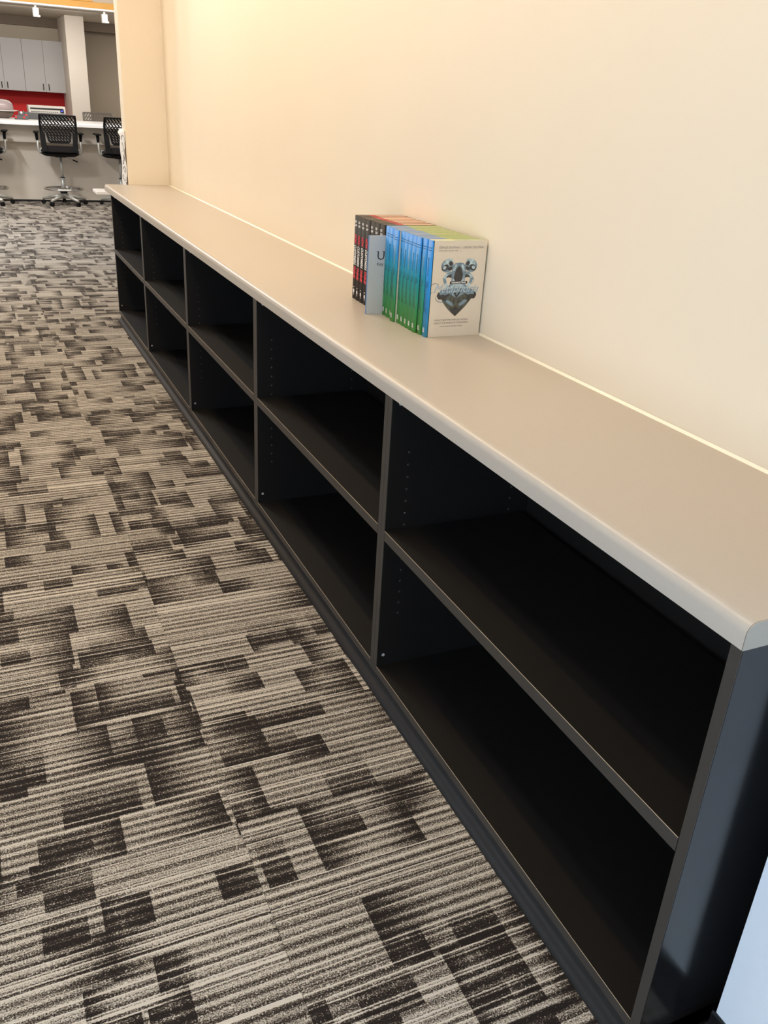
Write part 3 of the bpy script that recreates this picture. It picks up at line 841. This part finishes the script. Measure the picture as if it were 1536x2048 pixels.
mb = MB(); mb.lathe([(0.168, 0.107), (0.166, 0.150), (0.155, 0.190), (0.130, 0.218), (0.09, 0.233), (0.02, 0.238)], n=32); mb.build('dome_lid', 'dome', dm)

# ------------------------------------------------------------------ kitchen
struct('wall_splashback', MB().box(-3.0, 17.19, 0.90, 0.93, 17.199, 1.37), 'red')
struct('wall_kitchen', MB().box(-3.2, 17.2, -0.05, 0.905, 17.30, 2.355), 'kitchen_wall')
DW = 0.328
CL = ['grey wall cabinet cut by the left edge of the picture', 'grey wall cabinet beside the white column']
for k, x0 in enumerate((-0.065 - DW, 0.92 - 2 * DW)):
    cb = thing('wall_cabinet', (x0, 16.82, 1.3535), CL[k], 'cabinet', 'grey kitchen wall cabinets')
    MB().box(0.002, 0.0, 0.0, 2 * DW - 0.002, 0.36, 0.79).build('body', 'cabinet', cb)
    for j in range(2):
        dr = MB().box(j * DW + 0.0015, -0.021, 0.002, (j + 1) * DW - 0.0015, -0.0005, 0.788).build('door', 'cabinet', cb, 0.002)
        hx = DW - 0.045 if j == 0 else DW + 0.045
        mb = MB(); mb.tube([(hx, -0.022, 0.035), (hx, -0.045, 0.035), (hx, -0.045, 0.125), (hx, -0.022, 0.125)], 0.006, 8); mb.build('handle', 'handle', dr)

# ------------------------------------------------------------------ chairs
def make_chair(loc, rz, label, frame='chair_black', fabric='chair_fabric', group='tall mesh office chairs at the bar'):
    c = thing('drafting_chair', loc, label, 'chair', group, rz)
    # five-star base
    for k in range(5):
        a = math.radians(90 + 72 * k)
        dx, dy = math.cos(a), math.sin(a)
        mb = MB(); mb.tube([(dx * 0.03, dy * 0.03, 0.115), (dx * 0.12, dy * 0.12, 0.105), (dx * 0.29, dy * 0.29, 0.068)], [0.030, 0.024, 0.015], 8)
        lg = mb.build('base_leg', 'alu', c)
        px, py = dx * 0.282, dy * 0.282
        tx, ty = -dy, dx
        mb = MB()
        for s in (-1, 1):
            qx, qy = px + tx * s * 0.014, py + ty * s * 0.014
            mb.tube([(qx - tx * 0.007, qy - ty * 0.007, 0.027), (qx + tx * 0.007, qy + ty * 0.007, 0.027)], 0.026, 14)
        mb.tube([(px, py, 0.027), (px, py, 0.06)], 0.007, 8)
        mb.build('caster', 'chair_black', lg)
    mb = MB(); mb.lathe([(0.045, 0.085), (0.045, 0.12), (0.034, 0.15)], n=18); mb.build('hub', 'alu', c)
    mb = MB(); mb.lathe([(0.046, 0.152), (0.046, 0.168)], n=18); mb.build('hub_cap', 'chair_black', c)
    mb = MB(); mb.lathe([(0.029, 0.169), (0.027, 0.345)], n=18); mb.build('lower_column', 'chair_silver', c)
    mb = MB(); mb.lathe([(0.031, 0.346), (0.031, 0.352)], n=18); mb.build('column_collar', 'chair_black', c)
    mb = MB(); mb.lathe([(0.017, 0.353), (0.017, 0.60)], n=16); mb.build('upper_column', 'chair_silver', c)
    mb = MB(); mb.tube([(0.245 * math.cos(2 * PI * j / 40), 0.245 * math.sin(2 * PI * j / 40), 0.205) for j in range(40)], 0.0115, 8, closed=True)
    ring = mb.build('foot_ring', 'chrome', c)
    mb = MB()
    for k in range(3):
        a = math.radians(30 + 120 * k)
        mb.tube([(0.026 * math.cos(a), 0.026 * math.sin(a), 0.205), (0.24 * math.cos(a), 0.24 * math.sin(a), 0.205)], 0.007, 8)
    mb.build('ring_spokes', 'chrome', ring)
    # mechanism, lever
    MB().box(-0.07, -0.09, 0.600, 0.07, 0.09, 0.628).build('mechanism', frame, c, 0.008)
    mb = MB(); mb.tube([(0.04, -0.02, 0.612), (0.15, -0.03, 0.572)], 0.0045, 8); lv = mb.build('lever', 'chair_silver', c)
    mb = MB(); mb.tube([(0.15, -0.03, 0.572), (0.21, -0.035, 0.547)], 0.0085, 8); mb.build('lever_grip', 'chair_black', lv)
    # seat: rounded cushion over pan
    def slab(w0, d0, w1, d1, z0, z1, n=36, e=4.0, cy=0.02):
        mb = MB(); lev = [(w0 * .86, d0 * .86, z0), (w0, d0, z0 + (z1 - z0) * .3), (w1, d1, z0 + (z1 - z0) * .7), (w1 * .93, d1 * .93, z1)]
        vs = []
        for (w, d, z) in lev:
            for j in range(n):
                a = 2 * PI * j / n
                ca, sa = math.cos(a), math.sin(a)
                vs.append((w * abs(ca) ** (2 / e) * (1 if ca >= 0 else -1), cy + d * abs(sa) ** (2 / e) * (1 if sa >= 0 else -1), z))
        fs = [(i * n + j, i * n + (j + 1) % n, (i + 1) * n + (j + 1) % n, (i + 1) * n + j) for i in range(3) for j in range(n)]
        mb.add(vs, fs, 0, True); mb.add(vs[:n], [list(range(n))[::-1]]); mb.add(vs[-n:], [list(range(n))])
        return mb
    slab(0.215, 0.20, 0.240, 0.225, 0.612, 0.655).build('seat_pan', 'chair_black', c)
    slab(0.240, 0.225, 0.238, 0.222, 0.656, 0.700).build('seat', fabric, c)
    # backrest bracket
    mb = MB(); mb.prism([(-0.205, 0.672), (0.205, 0.672), (0.190, 0.752), (-0.190, 0.752)], 1, -0.255, -0.225); mb.build('back_bracket', fabric, c, 0.006)
    # backrest: outer shell with two side legs, perforated field and lumbar panel
    Y = lambda z: -0.262 - 0.02 * math.sin((z - 0.75) / 0.36 * PI) * -1 - 0.035 * max(0, (z - 0.98)) / 0.13
    def bar3(mb, x0, z0, x1, z1, w, th=0.012):
        dx, dz = x1 - x0, z1 - z0
        L = math.hypot(dx, dz); nx, nz_ = -dz / L * w / 2, dx / L * w / 2
        ya, yb = Y(z0), Y(z1)
        P = [(x0 + nx, ya, z0 + nz_), (x1 + nx, yb, z1 + nz_), (x1 - nx, yb, z1 - nz_), (x0 - nx, ya, z0 - nz_)]
        v = P + [(p[0], p[1] + th, p[2]) for p in P]
        mb.add(v, [(0, 1, 2, 3), (7, 6, 5, 4), (0, 4, 5, 1), (1, 5, 6, 2), (2, 6, 7, 3), (3, 7, 4, 0)])
    hw = lambda z: 0.215 + 0.006 * math.sin((z - 0.69) / 0.43 * PI)
    mb = MB()
    bar3(mb, -0.217, 1.108, 0.217, 1.108, 0.020, 0.018)
    for s in (-1, 1):
        zz = [1.115, 1.0, 0.88, 0.76, 0.680]
        for a, b in zip(zz[:-1], zz[1:]):
            bar3(mb, s * (hw(a) - 0.002), a, s * (hw(b) - 0.012 * (1.0 - b) * 2), b, 0.024, 0.018)
        bar3(mb, s * 0.195, 0.905, s * 0.178, 0.680, 0.050, 0.014)
    mb.build('backrest_frame', frame, c)
    mb = MB()
    # perforated field
    rows_ = [1.098, 1.062, 1.044, 1.008, 0.990, 0.954, 0.936, 0.905]
    for i in range(0, len(rows_) - 1):
        za, zb_ = rows_[i], rows_[i + 1]
        if i % 2 == 1:
            zc = (za + zb_) / 2
            bar3(mb, -0.212, zc, 0.212, zc, abs(za - zb_) * 0.5, 0.008)
            za2, zb2 = za, zb_
        if i % 2 == 0:
            for k in range(11):
                x = -0.205 + k * 0.041
                bar3(mb, max(-0.212, x - 0.016), za, min(0.212, x + 0.016), zb_, 0.018, 0.006)
                if k < 10: bar3(mb, x + 0.012, za, x + 0.022, za - 0.012, 0.009, 0.006)
        else:
            for k in range(21):
                x = -0.205 + k * 0.0205
                bar3(mb, x, za, x, zb_, 0.010, 0.006)
    # lumbar panel
    for i, z in enumerate((0.905, 0.872, 0.838, 0.804)):
        w = 0.150 - 0.006 * i
        bar3(mb, -w, z, w, z, 0.010, 0.010)
        if i < 3:
            for k in range(8):
                x = -w + 0.014 + k * (2 * w - 0.028) / 7
                bar3(mb, x - 0.014, z, x + 0.014, z - 0.033, 0.020, 0.006)
        for s in (-1, 1):
            if i < 3: bar3(mb, s * w, z, s * (w - 0.005), z - 0.036, 0.012, 0.010)
    bar3(mb, -0.132, 0.804, -0.110, 0.786, 0.012); bar3(mb, 0.132, 0.804, 0.110, 0.786, 0.012)
    bar3(mb, -0.112, 0.786, 0.112, 0.786, 0.014); bar3(mb, -0.125, 0.795, 0.125, 0.795, 0.012)
    # solid side wings next to lumbar panel
    for s in (-1, 1):
        for z in (0.89, 0.855, 0.82): bar3(mb, s * 0.180, z, s * 0.210, z - 0.02, 0.016, 0.008)
    mb.build('backrest_mesh', frame, c)
    # arms
    for s in (-1, 1):
        mb = MB(); mb.tube([(s * 0.215, -0.02, 0.640), (s * 0.250, -0.02, 0.645), (s * 0.268, -0.02, 0.680), (s * 0.270, -0.02, 0.815)], 0.0135, 8)
        mb.box(s * 0.225 - 0.022, -0.05, 0.655, s * 0.225 + 0.022, 0.01, 0.705)
        ar = mb.build('arm_post', 'chair_silver', c)
        mb = MB(); mb.tube([(s * 0.270, -0.02, 0.800), (s * 0.272, -0.02, 0.860), (s * 0.274, -0.01, 0.885)], [0.017, 0.020, 0.022], 10); mb.build('arm_sleeve', frame, ar)
        mb = MB(); mb.box(s * 0.274 - 0.036, -0.12, 0.884, s * 0.274 + 0.036, 0.12, 0.906); mb.build('arm_pad', frame, ar, 0.009, 3)
    return c
make_chair((0.325, 12.37, 0), math.radians(-4), 'black mesh drafting chair in full view at the bar')
make_chair((1.085, 12.37, 0), math.radians(3), 'black mesh drafting chair half hidden behind the cream wall end')
make_chair((-0.605, 12.37, 0), math.radians(-6), 'black mesh drafting chair cut by the left edge of the picture')
make_chair((1.13, 14.33, 0), math.radians(180), 'grey mesh chair on the far side of the bar', 'chair_grey', 'chair_grey')
